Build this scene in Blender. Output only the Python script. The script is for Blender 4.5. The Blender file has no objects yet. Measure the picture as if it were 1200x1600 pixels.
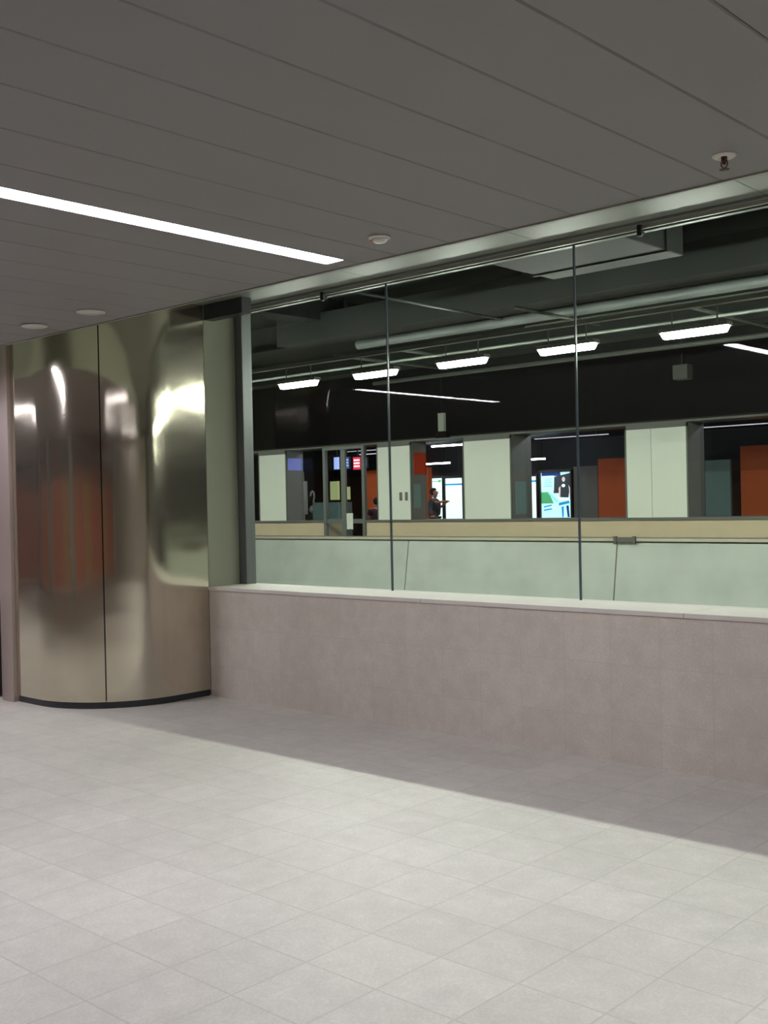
import bpy, bmesh, math, random
from mathutils import Vector, Matrix

random.seed(7)
sc = bpy.context.scene
COL = sc.collection

# ------------------------------------------------------------------ camera
YAW, PITCH, ROLL, FPX = math.radians(42.6086), math.radians(-0.37607), math.radians(1.2316), 1712.07
EYE = Vector((0, 0, 1.6))
cf = Vector((-math.sin(YAW) * math.cos(PITCH), math.cos(YAW) * math.cos(PITCH), math.sin(PITCH)))
cr = Vector((math.cos(YAW), math.sin(YAW), 0))
cd = cf.cross(cr)
r2 = math.cos(ROLL) * cr + math.sin(ROLL) * cd
d2 = -math.sin(ROLL) * cr + math.cos(ROLL) * cd
cam_d = bpy.data.cameras.new('camera')
cam = bpy.data.objects.new('camera', cam_d)
COL.objects.link(cam)
rot = Matrix((r2, -d2, -cf)).transposed()
cam.matrix_world = Matrix.Translation(EYE) @ rot.to_4x4()
cam_d.sensor_fit = 'VERTICAL'
cam_d.sensor_height = 36.0
cam_d.lens = FPX / 1600.0 * 36.0
cam_d.clip_end = 200
sc.camera = cam

# ------------------------------------------------------------------ world, view, lamp strengths
world = bpy.data.worlds.new('world')
sc.world = world
world.use_nodes = True
world.node_tree.nodes['Background'].inputs[0].default_value = (0.5, 0.5, 0.5, 1)
world.node_tree.nodes['Background'].inputs[1].default_value = 0.02
sc.view_settings.view_transform = 'Standard'
sc.view_settings.look = 'None'
sc.view_settings.gamma = 1.0
sc.view_settings.use_curve_mapping = False
sc.view_settings.exposure = 0.0
SLOT = 64.0        # slot lights in the room's ceiling
HALL = 185.0       # short linear lamps behind the glass
FACADE = 260.0      # unseen lamps added behind the black beam, lighting the shop front
SHOP = 40.0        # tubes inside the shops

# ------------------------------------------------------------------ materials
def lin(c):
    return tuple(((v / 255) / 12.92 if v / 255 <= 0.04045 else ((v / 255 + 0.055) / 1.055) ** 2.4) for v in c) + (1,)

def new_mat(name):
    m = bpy.data.materials.new(name)
    m.use_nodes = True
    nt = m.node_tree
    return m, nt, nt.nodes['Principled BSDF']

def link(nt, a, b):
    nt.links.new(a, b)

def mat(name, col, rough=0.6, metal=0.0, var=0.06, scale=8.0, bump=0.0, spec=0.5, stretch=(1, 1, 1)):
    """Painted or plain surface: base colour with a faint procedural mottling."""
    m, nt, p = new_mat(name)
    c = lin(col)
    tc = nt.nodes.new('ShaderNodeTexCoord')
    mp = nt.nodes.new('ShaderNodeMapping')
    mp.inputs['Scale'].default_value = stretch
    nz = nt.nodes.new('ShaderNodeTexNoise')
    nz.inputs['Scale'].default_value = scale
    nz.inputs['Detail'].default_value = 4
    mx = nt.nodes.new('ShaderNodeMix')
    mx.data_type = 'RGBA'
    mx.inputs[6].default_value = tuple(v * (1 - var) for v in c[:3]) + (1,)
    mx.inputs[7].default_value = tuple(min(1, v * (1 + var)) for v in c[:3]) + (1,)
    link(nt, tc.outputs['Object'], mp.inputs[0])
    link(nt, mp.outputs[0], nz.inputs['Vector'])
    link(nt, nz.outputs['Fac'], mx.inputs[0])
    link(nt, mx.outputs[2], p.inputs['Base Color'])
    p.inputs['Roughness'].default_value = rough
    p.inputs['Metallic'].default_value = metal
    p.inputs['Specular IOR Level'].default_value = spec
    if bump:
        b = nt.nodes.new('ShaderNodeBump')
        b.inputs['Strength'].default_value = bump
        b.inputs['Distance'].default_value = 0.01
        link(nt, nz.outputs['Fac'], b.inputs['Height'])
        link(nt, b.outputs[0], p.inputs['Normal'])
    return m

def emit(name, col, strength):
    m, nt, p = new_mat(name)
    c = lin(col)
    p.inputs['Base Color'].default_value = c
    p.inputs['Emission Color'].default_value = c
    p.inputs['Emission Strength'].default_value = strength
    p.inputs['Roughness'].default_value = 0.5
    return m

def stone(name, col, tile, off, plane, rough, joint=0.72, tilevar=0.06, jw=0.004, stain=0.08):
    """Speckled reconstituted stone laid in square tiles."""
    m, nt, p = new_mat(name)
    c = lin(col)
    N = nt.nodes
    tc = N.new('ShaderNodeTexCoord')
    sp = N.new('ShaderNodeSeparateXYZ')
    link(nt, tc.outputs['Object'], sp.inputs[0])

    def math_(op, a, b=None):
        n = N.new('ShaderNodeMath')
        n.operation = op
        if isinstance(a, (int, float)): n.inputs[0].default_value = a
        else: link(nt, a, n.inputs[0])
        if b is not None:
            if isinstance(b, (int, float)): n.inputs[1].default_value = b
            else: link(nt, b, n.inputs[1])
        return n.outputs[0]
    axes = {'XY': ('X', 'Y'), 'XZ': ('X', 'Z')}[plane]
    cells, lines = [], []
    for ax, o in zip(axes, off):
        t = math_('DIVIDE', math_('SUBTRACT', sp.outputs[ax], o), tile)
        cells.append(math_('FLOOR', t))
        fr = math_('FRACT', t)
        e = math_('MINIMUM', fr, math_('SUBTRACT', 1.0, fr))
        lines.append(math_('LESS_THAN', e, jw / tile))
    cb = N.new('ShaderNodeCombineXYZ')
    link(nt, cells[0], cb.inputs[0]); link(nt, cells[1], cb.inputs[1])
    wn = N.new('ShaderNodeTexWhiteNoise')
    link(nt, cb.outputs[0], wn.inputs['Vector'])
    j = math_('MAXIMUM', lines[0], lines[1])
    big = N.new('ShaderNodeTexNoise'); big.inputs['Scale'].default_value = 1.7; big.inputs['Detail'].default_value = 5
    med = N.new('ShaderNodeTexNoise'); med.inputs['Scale'].default_value = 9; med.inputs['Detail'].default_value = 6
    fine = N.new('ShaderNodeTexVoronoi'); fine.inputs['Scale'].default_value = 90
    for n in (big, med, fine):
        link(nt, tc.outputs['Object'], n.inputs['Vector'])
    v = math_('ADD', 1.0, math_('MULTIPLY', math_('SUBTRACT', wn.outputs['Value'], 0.5), tilevar * 2))
    v = math_('MULTIPLY', v, math_('ADD', 1.0, math_('MULTIPLY', math_('SUBTRACT', big.outputs['Fac'], 0.5), stain * 3)))
    v = math_('MULTIPLY', v, math_('ADD', 1.0, math_('MULTIPLY', math_('SUBTRACT', med.outputs['Fac'], 0.5), 0.28)))
    v = math_('MULTIPLY', v, math_('ADD', 0.93, math_('MULTIPLY', fine.outputs['Distance'], 0.16)))
    # the joints vary in darkness along their run
    jf = math_('MULTIPLY', j, math_('MULTIPLY', (1 - joint) * 2.0, med.outputs['Fac']))
    v = math_('MULTIPLY', v, math_('SUBTRACT', 1.0, jf))
    vm = N.new('ShaderNodeVectorMath'); vm.operation = 'SCALE'
    vm.inputs[0].default_value = c[:3]
    link(nt, v, vm.inputs['Scale'])
    link(nt, vm.outputs[0], p.inputs['Base Color'])
    p.inputs['Roughness'].default_value = rough
    b = N.new('ShaderNodeBump'); b.inputs['Strength'].default_value = 0.15; b.inputs['Distance'].default_value = 0.004
    link(nt, med.outputs['Fac'], b.inputs['Height'])
    link(nt, b.outputs[0], p.inputs['Normal'])
    return m

def steel(name, col, rough, wave, aniso=0.0):
    m, nt, p = new_mat(name)
    N = nt.nodes
    p.inputs['Base Color'].default_value = lin(col)
    p.inputs['Metallic'].default_value = 0.92
    p.inputs['Anisotropic'].default_value = aniso
    tc = N.new('ShaderNodeTexCoord')
    mp = N.new('ShaderNodeMapping'); mp.inputs['Scale'].default_value = (1.2, 1.2, 2.2)
    nz = N.new('ShaderNodeTexNoise'); nz.inputs['Scale'].default_value = 1.0; nz.inputs['Detail'].default_value = 1.0
    mp2 = N.new('ShaderNodeMapping'); mp2.inputs['Scale'].default_value = (3, 3, 160)
    n2 = N.new('ShaderNodeTexNoise'); n2.inputs['Scale'].default_value = 2.0
    link(nt, tc.outputs['Object'], mp.inputs[0]); link(nt, mp.outputs[0], nz.inputs['Vector'])
    link(nt, tc.outputs['Object'], mp2.inputs[0]); link(nt, mp2.outputs[0], n2.inputs['Vector'])
    b = N.new('ShaderNodeBump'); b.inputs['Strength'].default_value = 1.0; b.inputs['Distance'].default_value = wave
    link(nt, nz.outputs['Fac'], b.inputs['Height'])
    link(nt, b.outputs[0], p.inputs['Normal'])
    mr = N.new('ShaderNodeMapRange')
    mr.inputs[3].default_value = rough * 0.85; mr.inputs[4].default_value = rough * 1.15
    link(nt, n2.outputs['Fac'], mr.inputs[0]); link(nt, mr.outputs[0], p.inputs['Roughness'])
    return m

def glass(name, tint, gain=1.0):
    """Clear pane: see-through with Fresnel reflection on its room-side face."""
    m = bpy.data.materials.new(name)
    m.use_nodes = True
    nt = m.node_tree
    N = nt.nodes
    N.clear()
    out = N.new('ShaderNodeOutputMaterial')
    tr = N.new('ShaderNodeBsdfTransparent'); tr.inputs[0].default_value = tint
    gl = N.new('ShaderNodeBsdfGlossy'); gl.inputs['Roughness'].default_value = 0.0
    fr = N.new('ShaderNodeFresnel'); fr.inputs[0].default_value = 1.5
    ge = N.new('ShaderNodeNewGeometry')
    m1 = N.new('ShaderNodeMath'); m1.operation = 'SUBTRACT'; m1.inputs[0].default_value = 1.0
    link(nt, ge.outputs['Backfacing'], m1.inputs[1])
    m2 = N.new('ShaderNodeMath'); m2.operation = 'MULTIPLY'
    link(nt, fr.outputs[0], m2.inputs[0]); link(nt, m1.outputs[0], m2.inputs[1])
    m3 = N.new('ShaderNodeMath'); m3.operation = 'MULTIPLY'; m3.inputs[1].default_value = gain
    link(nt, m2.outputs[0], m3.inputs[0])
    mx = N.new('ShaderNodeMixShader')
    link(nt, m3.outputs[0], mx.inputs[0]); link(nt, tr.outputs[0], mx.inputs[1]); link(nt, gl.outputs[0], mx.inputs[2])
    link(nt, mx.outputs[0], out.inputs[0])
    return m

M = {
    'floor': stone('floor_stone', (199, 195, 184), 0.335, (-3.16, 3.285), 'XY', 0.45, joint=0.85, tilevar=0.035),
    'wall': stone('wall_stone', (202, 193, 180), 0.335, (-4.88, -0.075), 'XZ', 0.6, joint=0.93, tilevar=0.015, jw=0.003),
    'sill': mat('sill_stone', (214, 208, 198), 0.5, var=0.05, scale=14),
    'hallfloor': mat('hall_floor_stone', (120, 118, 108), 0.6, var=0.1, scale=2),
    'plank': mat('ceiling_paint', (132, 129, 129), 0.5, var=0.03, scale=3),
    'strip': mat('strip_paint', (116, 120, 112), 0.5, var=0.03, scale=3),
    'trimlight': mat('aluminium_trim', (150, 151, 142), 0.45, metal=0.4, var=0.03),
    'dark': mat('dark_gap', (20, 19, 18), 0.7),
    'black': mat('black_plastic', (12, 12, 13), 0.45),
    'kick': mat('kick_plate_paint', (42, 44, 46), 0.35, var=0.05),
    'steel': steel('brushed_steel', (200, 192, 174), 0.11, 0.008),
    'steel2': mat('matt_grey_panel', (136, 137, 120), 0.75, metal=0.0, var=0.03, spec=0.2),
    'jamb': mat('satin_jamb_metal', (180, 166, 156), 0.35, metal=0.5, var=0.03),
    'post': mat('grey_post_paint', (110, 114, 112), 0.4, metal=0.3, var=0.04),
    'seal': mat('grey_joint_seal', (80, 90, 98), 0.2, var=0.03),
    'glass': glass('clear_glass', (0.95, 0.975, 0.95, 1)),
    'shopglass': glass('shop_glass', (0.93, 0.96, 0.95, 1), 1.0),
    'concrete': mat('pale_concrete', (190, 198, 188), 0.7, var=0.22, scale=2.2, bump=0.1),
    'coping': mat('parapet_coping', (190, 188, 170), 0.6, var=0.06, scale=4),
    'joint': mat('parapet_joint_filler', (116, 108, 88), 0.8),
    'soot': mat('black_paint', (9, 9, 10), 0.8, var=0.3, scale=2),
    'hallceil': mat('dark_hall_ceiling', (40, 44, 40), 0.85, var=0.5, scale=1.3),
    'duct': mat('galvanised_duct', (92, 97, 94), 0.5, metal=0.2, var=0.12, scale=5),
    'pipe': mat('grey_pipe_paint', (86, 90, 84), 0.45, var=0.1, scale=4),
    'facademetal': mat('grey_facade_metal', (98, 100, 94), 0.5, metal=0.1, var=0.12, scale=3),
    'frame': mat('grey_door_frame', (104, 110, 104), 0.45, metal=0.2, var=0.05),
    'panel': mat('white_enamel_panel', (214, 220, 206), 0.3, var=0.03, scale=1.5),
    'beige': mat('beige_stone_base', (190, 176, 146), 0.6, var=0.08, scale=3),
    'orange': mat('terracotta_wall', (214, 96, 36), 0.55, var=0.14, scale=2),
    'brown': mat('brown_cladding', (216, 110, 50), 0.5, var=0.12, scale=1.5),
    'amber': mat('amber_cladding', (206, 136, 54), 0.5, var=0.12, scale=1.5),
    'shopgrey': mat('shop_grey_wall', (120, 122, 116), 0.6, var=0.15, scale=1.5),
    'shopdark': mat('shop_dark_wall', (40, 40, 40), 0.7, var=0.2, scale=2),
    'paper': mat('pale_paper', (206, 212, 200), 0.7, var=0.04),
    'poster_teal': mat('dull_teal_print', (120, 150, 146), 0.6, var=0.08),
    'red': mat('red_sign_paint', (190, 60, 26), 0.5, var=0.06),
    'white': mat('white_plastic', (206, 204, 196), 0.4, var=0.02),
    'bronze': mat('sprinkler_bronze', (84, 54, 42), 0.4, metal=0.6),
    'redlens': mat('red_lens', (220, 70, 60), 0.4),
    'skin': mat('skin', (176, 124, 98), 0.6),
    'hair': mat('black_hair', (14, 12, 12), 0.7),
    'shirt': mat('slate_shirt', (84, 88, 102), 0.8),
    'trousers': mat('olive_trousers', (58, 64, 48), 0.8),
    'coat': mat('dark_purple_coat', (44, 32, 46), 0.8),
    'e_slot': emit('slot_diffuser', (244, 240, 255), SLOT),
    'e_hall': emit('hall_lamp_diffuser', (250, 255, 246), HALL),
    'e_fac': emit('facade_fill_diffuser', (248, 252, 244), FACADE),
    'e_shop': emit('shop_tube', (240, 235, 255), SHOP),
    'e_dim': emit('shop_dim_tube', (235, 230, 245), 0.6),
    'e_white': emit('lightbox_white', (236, 255, 255), 1.35),
    'e_cyan': emit('lightbox_cyan', (150, 246, 240), 0.9),
    'e_sheet': emit('lightbox_sheet', (200, 250, 255), 1.2),
    'e_green': emit('lightbox_green', (90, 190, 130), 0.7),
    'e_blue': emit('lightbox_blue', (30, 150, 220), 0.9),
    'e_navy': emit('lightbox_navy', (20, 60, 120), 0.8),
    'e_skin': emit('lightbox_skin', (240, 205, 205), 0.9),
    'e_torso': emit('lightbox_charcoal', (52, 62, 70), 0.8),
    'e_screen': emit('screen_blue_white', (170, 185, 255), 1.2),
    'e_dimscreen': emit('screen_dim_blue', (110, 120, 190), 0.4),
    'e_redscreen': emit('screen_red', (240, 50, 84), 1.1),
    'e_exit': emit('exit_sign_face', (220, 255, 245), 1.6),
    'e_exitgreen': emit('exit_sign_green', (30, 190, 140), 0.9),
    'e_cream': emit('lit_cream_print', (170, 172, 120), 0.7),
}

# ------------------------------------------------------------------ mesh helpers
def box(bm, x0, x1, y0, y1, z0, z1):
    v = [bm.verts.new((x, y, z)) for z in (z0, z1) for x, y in ((x0, y0), (x1, y0), (x1, y1), (x0, y1))]
    for f in ((3, 2, 1, 0), (4, 5, 6, 7), (0, 1, 5, 4), (1, 2, 6, 5), (2, 3, 7, 6), (3, 0, 4, 7)):
        bm.faces.new([v[i] for i in f])

def prism(bm, pts, axis, a, b):
    """Closed outline pts extruded along an axis from a to b."""
    def P(u, w, t):
        return {'X': (t, u, w), 'Y': (u, t, w), 'Z': (u, w, t)}[axis]
    A = [bm.verts.new(P(u, w, a)) for u, w in pts]
    B = [bm.verts.new(P(u, w, b)) for u, w in pts]
    n = len(pts)
    bm.faces.new(A); bm.faces.new(B[::-1])
    for i in range(n):
        bm.faces.new((A[i], B[i], B[(i + 1) % n], A[(i + 1) % n]))

def tube(bm, p0, p1, r, seg=16):
    p0, p1 = Vector(p0), Vector(p1)
    d = (p1 - p0).normalized()
    u = d.orthogonal().normalized()
    w = d.cross(u)
    A, B = [], []
    for i in range(seg):
        t = 2 * math.pi * i / seg
        o = (u * math.cos(t) + w * math.sin(t)) * r
        A.append(bm.verts.new(p0 + o)); B.append(bm.verts.new(p1 + o))
    bm.faces.new(A[::-1]); bm.faces.new(B)
    for i in range(seg):
        bm.faces.new((A[i], A[(i + 1) % seg], B[(i + 1) % seg], B[i]))

def lathe(bm, prof, c=(0, 0, 0), seg=32):
    """prof: (radius, z) from one end to the other around a vertical axis."""
    rings = []
    for r, z in prof:
        if r < 1e-5:
            rings.append([bm.verts.new((c[0], c[1], c[2] + z))])
        else:
            rings.append([bm.verts.new((c[0] + r * math.cos(2 * math.pi * i / seg), c[1] + r * math.sin(2 * math.pi * i / seg), c[2] + z)) for i in range(seg)])
    for a, b in zip(rings, rings[1:]):
        for i in range(seg):
            j = (i + 1) % seg
            if len(a) == 1 and len(b) == 1: continue
            if len(a) == 1: bm.faces.new((a[0], b[j], b[i]))
            elif len(b) == 1: bm.faces.new((a[i], a[j], b[0]))
            else: bm.faces.new((a[i], a[j], b[j], b[i]))

def obj(name, bm, m, parent=None, bevel=0.0, smooth=False, loc=None):
    bmesh.ops.recalc_face_normals(bm, faces=bm.faces)
    me = bpy.data.meshes.new(name)
    bm.to_mesh(me); bm.free()
    me.materials.append(M[m] if isinstance(m, str) else m)
    o = bpy.data.objects.new(name, me)
    COL.objects.link(o)
    if parent: o.parent = parent
    if loc: o.location = loc
    if smooth:
        for p in me.polygons: p.use_smooth = True
    if bevel:
        b = o.modifiers.new('bevel', 'BEVEL'); b.width = bevel; b.segments = 2; b.limit_method = 'ANGLE'
    return o

SPLIT = {'hanger', 'hanger_strap', 'text_line', 'hanger'}
def boxes(name, m, parent, *bs, bevel=0.0):
    if name in SPLIT and len(bs) > 1:
        return [boxes(name, m, parent, b, bevel=bevel) for b in bs][-1]
    bm = bmesh.new()
    for b in bs: box(bm, *b)
    return obj(name, bm, m, parent, bevel)

def struct(o):
    o['kind'] = 'structure'
    return o

def tag(o, label, cat, group=None):
    o['label'] = label; o['category'] = cat
    if group: o['group'] = group
    return o

def thing(name, label, cat, loc=(0, 0, 0), group=None):
    o = bpy.data.objects.new(name, None)
    COL.objects.link(o)
    o.location = loc
    o.empty_display_size = 0.1
    return tag(o, label, cat, group)

def dup(root, loc, label, group=None):
    r = root.copy(); COL.objects.link(r); r.location = loc; r['label'] = label
    if group: r['group'] = group
    for ch in list(root.children):
        c = ch.copy(); COL.objects.link(c); c.parent = r
        for g in list(ch.children):
            d = g.copy(); COL.objects.link(d); d.parent = c
    return r

# ------------------------------------------------------------------ the room
WY = 5.87            # room face of the low stone wall
GY = 6.27            # glass line
CH = 2.854             # boarded ceiling
SH = 3.34            # raised strip beside the glass
EDGE = 4.12          # edge of the boarded ceiling
struct(boxes('floor', 'floor', None, (-24, 9, -14, WY + 0.02, -0.2, 0)))
struct(boxes('wall_left', 'wall', None, (-24.2, -24, -14, WY, 0, CH)))
struct(boxes('wall_back', 'wall', None, (-24, 9, -7.2, -7, 0, CH)))
struct(boxes('wall_right', 'wall', None, (9, 9.2, -14, WY, 0, CH)))
# low stone wall under the glass, its coping stones
struct(boxes('wall_front', 'wall', None, (-24, -8.93, WY, WY + 0.5, 0, 0.90), (-7.45, 9, WY, WY + 0.5, 0, 0.90)))
bm = bmesh.new()
edges = [-7.45, -5.06, -3.04, -1.03, 1.0, 3.0, 5.0, 7.0, 9]
for a, b in zip(edges, edges[1:]):
    box(bm, a + 0.002, b - 0.002, WY - 0.012, WY + 0.5, 0.902, 0.932)
box(bm, -24, -8.93, WY - 0.012, WY + 0.5, 0.902, 0.932)
struct(obj('trim_1', bm, 'sill', None, 0.003))

# boarded ceiling, planks run towards the glass; slots left for the lights
SLOTS = [(c, 0.067) for c in (-20.8, -16.6, -12.42, -8.24, -3.99, 0.19, 4.36)]
S0, S1 = 1.43, 4.005   # each slot's two ends
bm = bmesh.new()
PW = 0.345
x = -2.284 - PW * 63
gap = 0.0016
while x < 9:
    a, b = x + gap, x + PW - gap
    segs = [(a, b)]
    for c, h in SLOTS:
        nxt = []
        for p, q in segs:
            lo, hi = c - h, c + h
            if hi <= p or lo >= q: nxt.append((p, q)); continue
            if lo - p > 0.02: nxt.append((p, lo))
            if q - hi > 0.02: nxt.append((hi, q))
        segs = nxt
    for p, q in segs:
        w = 0.0045
        prism(bm, [(p, CH + 0.03), (p, CH + w), (p + w, CH), (q - w, CH), (q, CH + w), (q, CH + 0.03)], 'Y', -14, EDGE)
    x += PW
for c, h in SLOTS:   # boarding closes behind the end of each slot
    box(bm, c - h, c + h, S1 + 0.005, EDGE, CH, CH + 0.03)
    box(bm, c - h, c + h, -14, S0 - 0.005, CH, CH + 0.03)
struct(obj('ceiling', bm, 'plank'))
struct(boxes('ceiling_backing', 'dark', None, (-24, 9, -14, EDGE, CH + 0.10, CH + 0.3)))
bm = bmesh.new()
for p, q in zip([-2.635 - 1.54 * k for k in range(14, -8, -1)], [-2.635 - 1.54 * k for k in range(13, -9, -1)]):
    if q > 9 or p < -24: continue
    box(bm, p + 0.003, q - 0.003, EDGE, GY - 0.10, SH, SH + 0.03)
struct(obj('ceiling_strip', bm, 'strip'))
struct(boxes('ceiling_strip_backing', 'dark', None, (-24, 9, EDGE, GY + 0.25, SH + 0.035, SH + 0.2)))
struct(boxes('trim_2', 'trimlight', None, (-24, 9, EDGE + 0.001, EDGE + 0.018, CH - 0.006, SH)))
struct(boxes('trim_3', 'trimlight', None, (-24, 9, GY - 0.03, GY - 0.008, SH - 0.030, SH + 0.03)))
struct(boxes('trim_50', 'facademetal', None, (-24, 9, GY + 0.013, GY + 0.06, SH - 0.035, SH + 0.03)))
struct(boxes('trim_4', 'dark', None, (-24, 9, GY - 0.10, GY - 0.07, SH + 0.005, SH + 0.03)))
struct(boxes('trim_5', 'strip', None, (-24, 9, GY - 0.07, GY - 0.031, SH - 0.008, SH + 0.03)))

# glass panes with their vertical seals
joints = [-7.40, -5.70, -4.00, -2.30, -0.60, 1.10, 2.80, 4.50, 6.20, 7.90, 9.0]
n = 1
for a, b in zip(joints, joints[1:]):
    struct(boxes('window_%d' % n, 'glass', None, (a + 0.006, b - 0.006, GY, GY + 0.012, 0.934, SH - 0.006))); n += 1
for a, b in ((-14.2, -12.5), (-12.5, -10.8), (-10.8, -9.1)):
    struct(boxes('window_%d' % n, 'glass', None, (a + 0.006, b - 0.006, GY, GY + 0.012, 0.934, SH - 0.006))); n += 1
for k, a in enumerate(joints[1:-1]):
    struct(boxes('trim_%d' % (6 + k), 'seal', None, (a - 0.0055, a + 0.0055, GY - 0.002, GY + 0.014, 0.934, SH - 0.006)))

# slot lights
def slot_light(c, label):
    t = thing('slot_light', label, 'ceiling light', (c, S1, CH), 'slot lights in the boarded ceiling')
    h, L = 0.066, S1 - S0
    boxes('housing', 'white', t, (-h, -h + 0.003, -L, 0, 0.0, 0.07), (h - 0.003, h, -L, 0, 0.0, 0.07), (-h, h, -L, 0, 0.07, 0.075), (-h, h, 0.0, 0.003, 0.0, 0.07), (-h, h, -L - 0.003, -L, 0.0, 0.07))
    boxes('diffuser', 'e_slot', t, (-h + 0.004, h - 0.004, -L + 0.001, -0.001, 0.006, 0.012))
    return t
sl = slot_light(-3.99, 'long white slot light glowing in the boarded ceiling, ending short of the pale edge strip')
for c, lab in ((-8.24, 'slot light just outside the left edge of the view, mirrored in the glass'),
               (0.19, 'slot light in the ceiling just right of the view'), (4.36, 'slot light in the ceiling far right of the view'),
               (-12.42, 'slot light added left of the view to light the wall cladding, first one past the steel column'), (-16.6, 'slot light added left of the view to light the wall cladding, second one past the steel column'),  # this pair and the next: unseen, added to light the left cladding
               (-20.8, 'slot light added left of the view to light the wall cladding, next to the far left wall')):
    dup(sl, (c, S1, CH), lab)

# ceiling fittings
def downlight(x, y, label):
    t = thing('downlight', label, 'ceiling light', (x, y, CH), 'round downlights by the steel column')
    bm = bmesh.new(); lathe(bm, [(0.070, 0.0), (0.088, -0.002), (0.090, -0.008), (0.076, -0.012), (0.070, -0.006)]); obj('rim', bm, 'white', t, smooth=True)
    bm = bmesh.new(); lathe(bm, [(0, -0.004), (0.0695, -0.004), (0.0695, -0.0005), (0, -0.0005)]); obj('lens', bm, 'white', t)
downlight(-5.995, 3.84, 'round pale unlit downlight, the right one of the pair above the steel column')
downlight(-6.685, 3.845, 'round pale unlit downlight, the left one of the pair above the steel column')

t = thing('sprinkler', 'fire sprinkler with white rosette and bronze head at the right of the ceiling', 'sprinkler', (-1.787, 3.826, CH))
bm = bmesh.new(); lathe(bm, [(0.012, 0), (0.044, 0), (0.044, -0.003), (0.036, -0.009), (0.026, -0.010), (0.012, -0.006)]); obj('rosette', bm, 'white', t, smooth=True)
bm = bmesh.new(); lathe(bm, [(0, 0), (0.011, 0), (0.011, -0.022), (0.007, -0.026), (0.007, -0.034), (0, -0.034)], seg=16); obj('nozzle', bm, 'bronze', t)
bm = bmesh.new()
for s in (-1, 1): tube(bm, (s * 0.010, 0, -0.018), (s * 0.013, 0, -0.036), 0.0022, 8); tube(bm, (s * 0.013, 0, -0.036), (0, 0, -0.050), 0.0022, 8)
obj('yoke', bm, 'bronze', t)
bm = bmesh.new(); lathe(bm, [(0, -0.050), (0.018, -0.051), (0.018, -0.053), (0, -0.054)], seg=20); obj('deflector', bm, 'bronze', t)

t = thing('smoke_detector', 'small white round smoke detector with a red light, beside the slot light', 'smoke detector', (-3.472, 3.785, CH))
bm = bmesh.new(); lathe(bm, [(0.0, 0), (0.052, 0), (0.054, -0.006), (0.048, -0.010), (0.0, -0.010)]); obj('base', bm, 'white', t, smooth=True)
bm = bmesh.new(); lathe(bm, [(0.036, -0.010), (0.036, -0.018), (0.026, -0.026), (0.0, -0.029)]); obj('cover', bm, 'white', t, smooth=True)
bm = bmesh.new(); lathe(bm, [(0, -0.010), (0.010, -0.010), (0.008, -0.016), (0, -0.017)], c=(-0.040, -0.008, 0), seg=12); obj('indicator_light', bm, 'redlens', t)

for x, lab in ((-6.353, 'small black clamp under the glass head rail, near the steel column'), (-3.48, 'small black clamp under the glass head rail, right of the second glass joint')):
    t = thing('glass_clamp', lab, 'clamp', (x, GY - 0.045, SH - 0.008), 'black clamps at the glass head')
    bm = bmesh.new(); lathe(bm, [(0, 0), (0.016, 0), (0.019, -0.006), (0.019, -0.062), (0.015, -0.070), (0, -0.070)], seg=20); obj('body', bm, 'black', t)
    boxes('bracket', 'black', t, (-0.012, 0.012, 0.0, 0.043, -0.05, -0.035))

# end post of the glazing
t = thing('glazing_end_post', 'grey upright post with a black gasket closing the glass beside the steel column', 'post', (-7.42, GY, 0.932))
boxes('post', 'post', t, (-0.035, 0.055, -0.05, 0.06, 0, SH - 0.932), bevel=0.004)
boxes('gasket', 'black', t, (-0.068, -0.0355, -0.045, 0.05, 0, SH - 0.932))

# steel clad column
CX, CYY, CR = -8.25, 5.50, 0.80
t = thing('steel_clad_column', 'rounded column clad in brushed stainless steel on a dark kick plate', 'column', (CX, CYY, 0))
def arc(r, a0, a1, n):
    return [(r * math.cos(math.radians(a0 + (a1 - a0) * i / n)), r * math.sin(math.radians(a0 + (a1 - a0) * i / n))) for i in range(n + 1)]
def shell(name, m, outer, inner, z0, z1, smooth=True):
    bm = bmesh.new(); prism(bm, outer + inner[::-1], 'Z', z0, z1)
    return obj(name, bm, m, t, smooth=False)
SEAM = -42.0
def smooth_sides(o):
    for p in o.data.polygons: p.use_smooth = abs(p.normal.z) < 0.5
    mo = o.modifiers.new('edges', 'EDGE_SPLIT'); mo.split_angle = math.radians(25)
lo = [(-0.33, -CR)] + arc(CR, -90, SEAM - 0.35, 30)
li = [(-0.33, -CR + 0.01)] + arc(CR - 0.01, -90, SEAM - 0.35, 30)
smooth_sides(shell('cladding_panel', 'steel', lo, li, 0.055, SH - 0.005))
ro = arc(CR, SEAM + 0.35, 0, 26) + [(CR, WY - CYY - 0.004)]
ri = arc(CR - 0.01, SEAM + 0.35, 0, 26) + [(CR - 0.01, WY - CYY - 0.004)]
smooth_sides(shell('cladding_panel', 'steel', ro, ri, 0.055, SH - 0.005))
boxes('return_panel', 'steel2', t, (CR - 0.012, CR - 0.002, WY - CYY + 0.003, 0.715, 0.933, SH - 0.005))
ko = [(-0.33, -CR + 0.015)] + arc(CR - 0.015, -90, 0, 40) + [(CR - 0.015, WY - CYY - 0.004)]
ki = [(-0.33, -CR + 0.1)] + arc(CR - 0.1, -90, 0, 40) + [(CR - 0.1, WY - CYY - 0.004)]
smooth_sides(shell('kick_plate', 'kick', ko, ki, 0.0, 0.055))
boxes('jamb_panel', 'jamb', t, (-0.53, -0.335, -CR - 0.035, -CR + 0.06, 0.0, SH - 0.005), bevel=0.004)
bm = bmesh.new()
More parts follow.
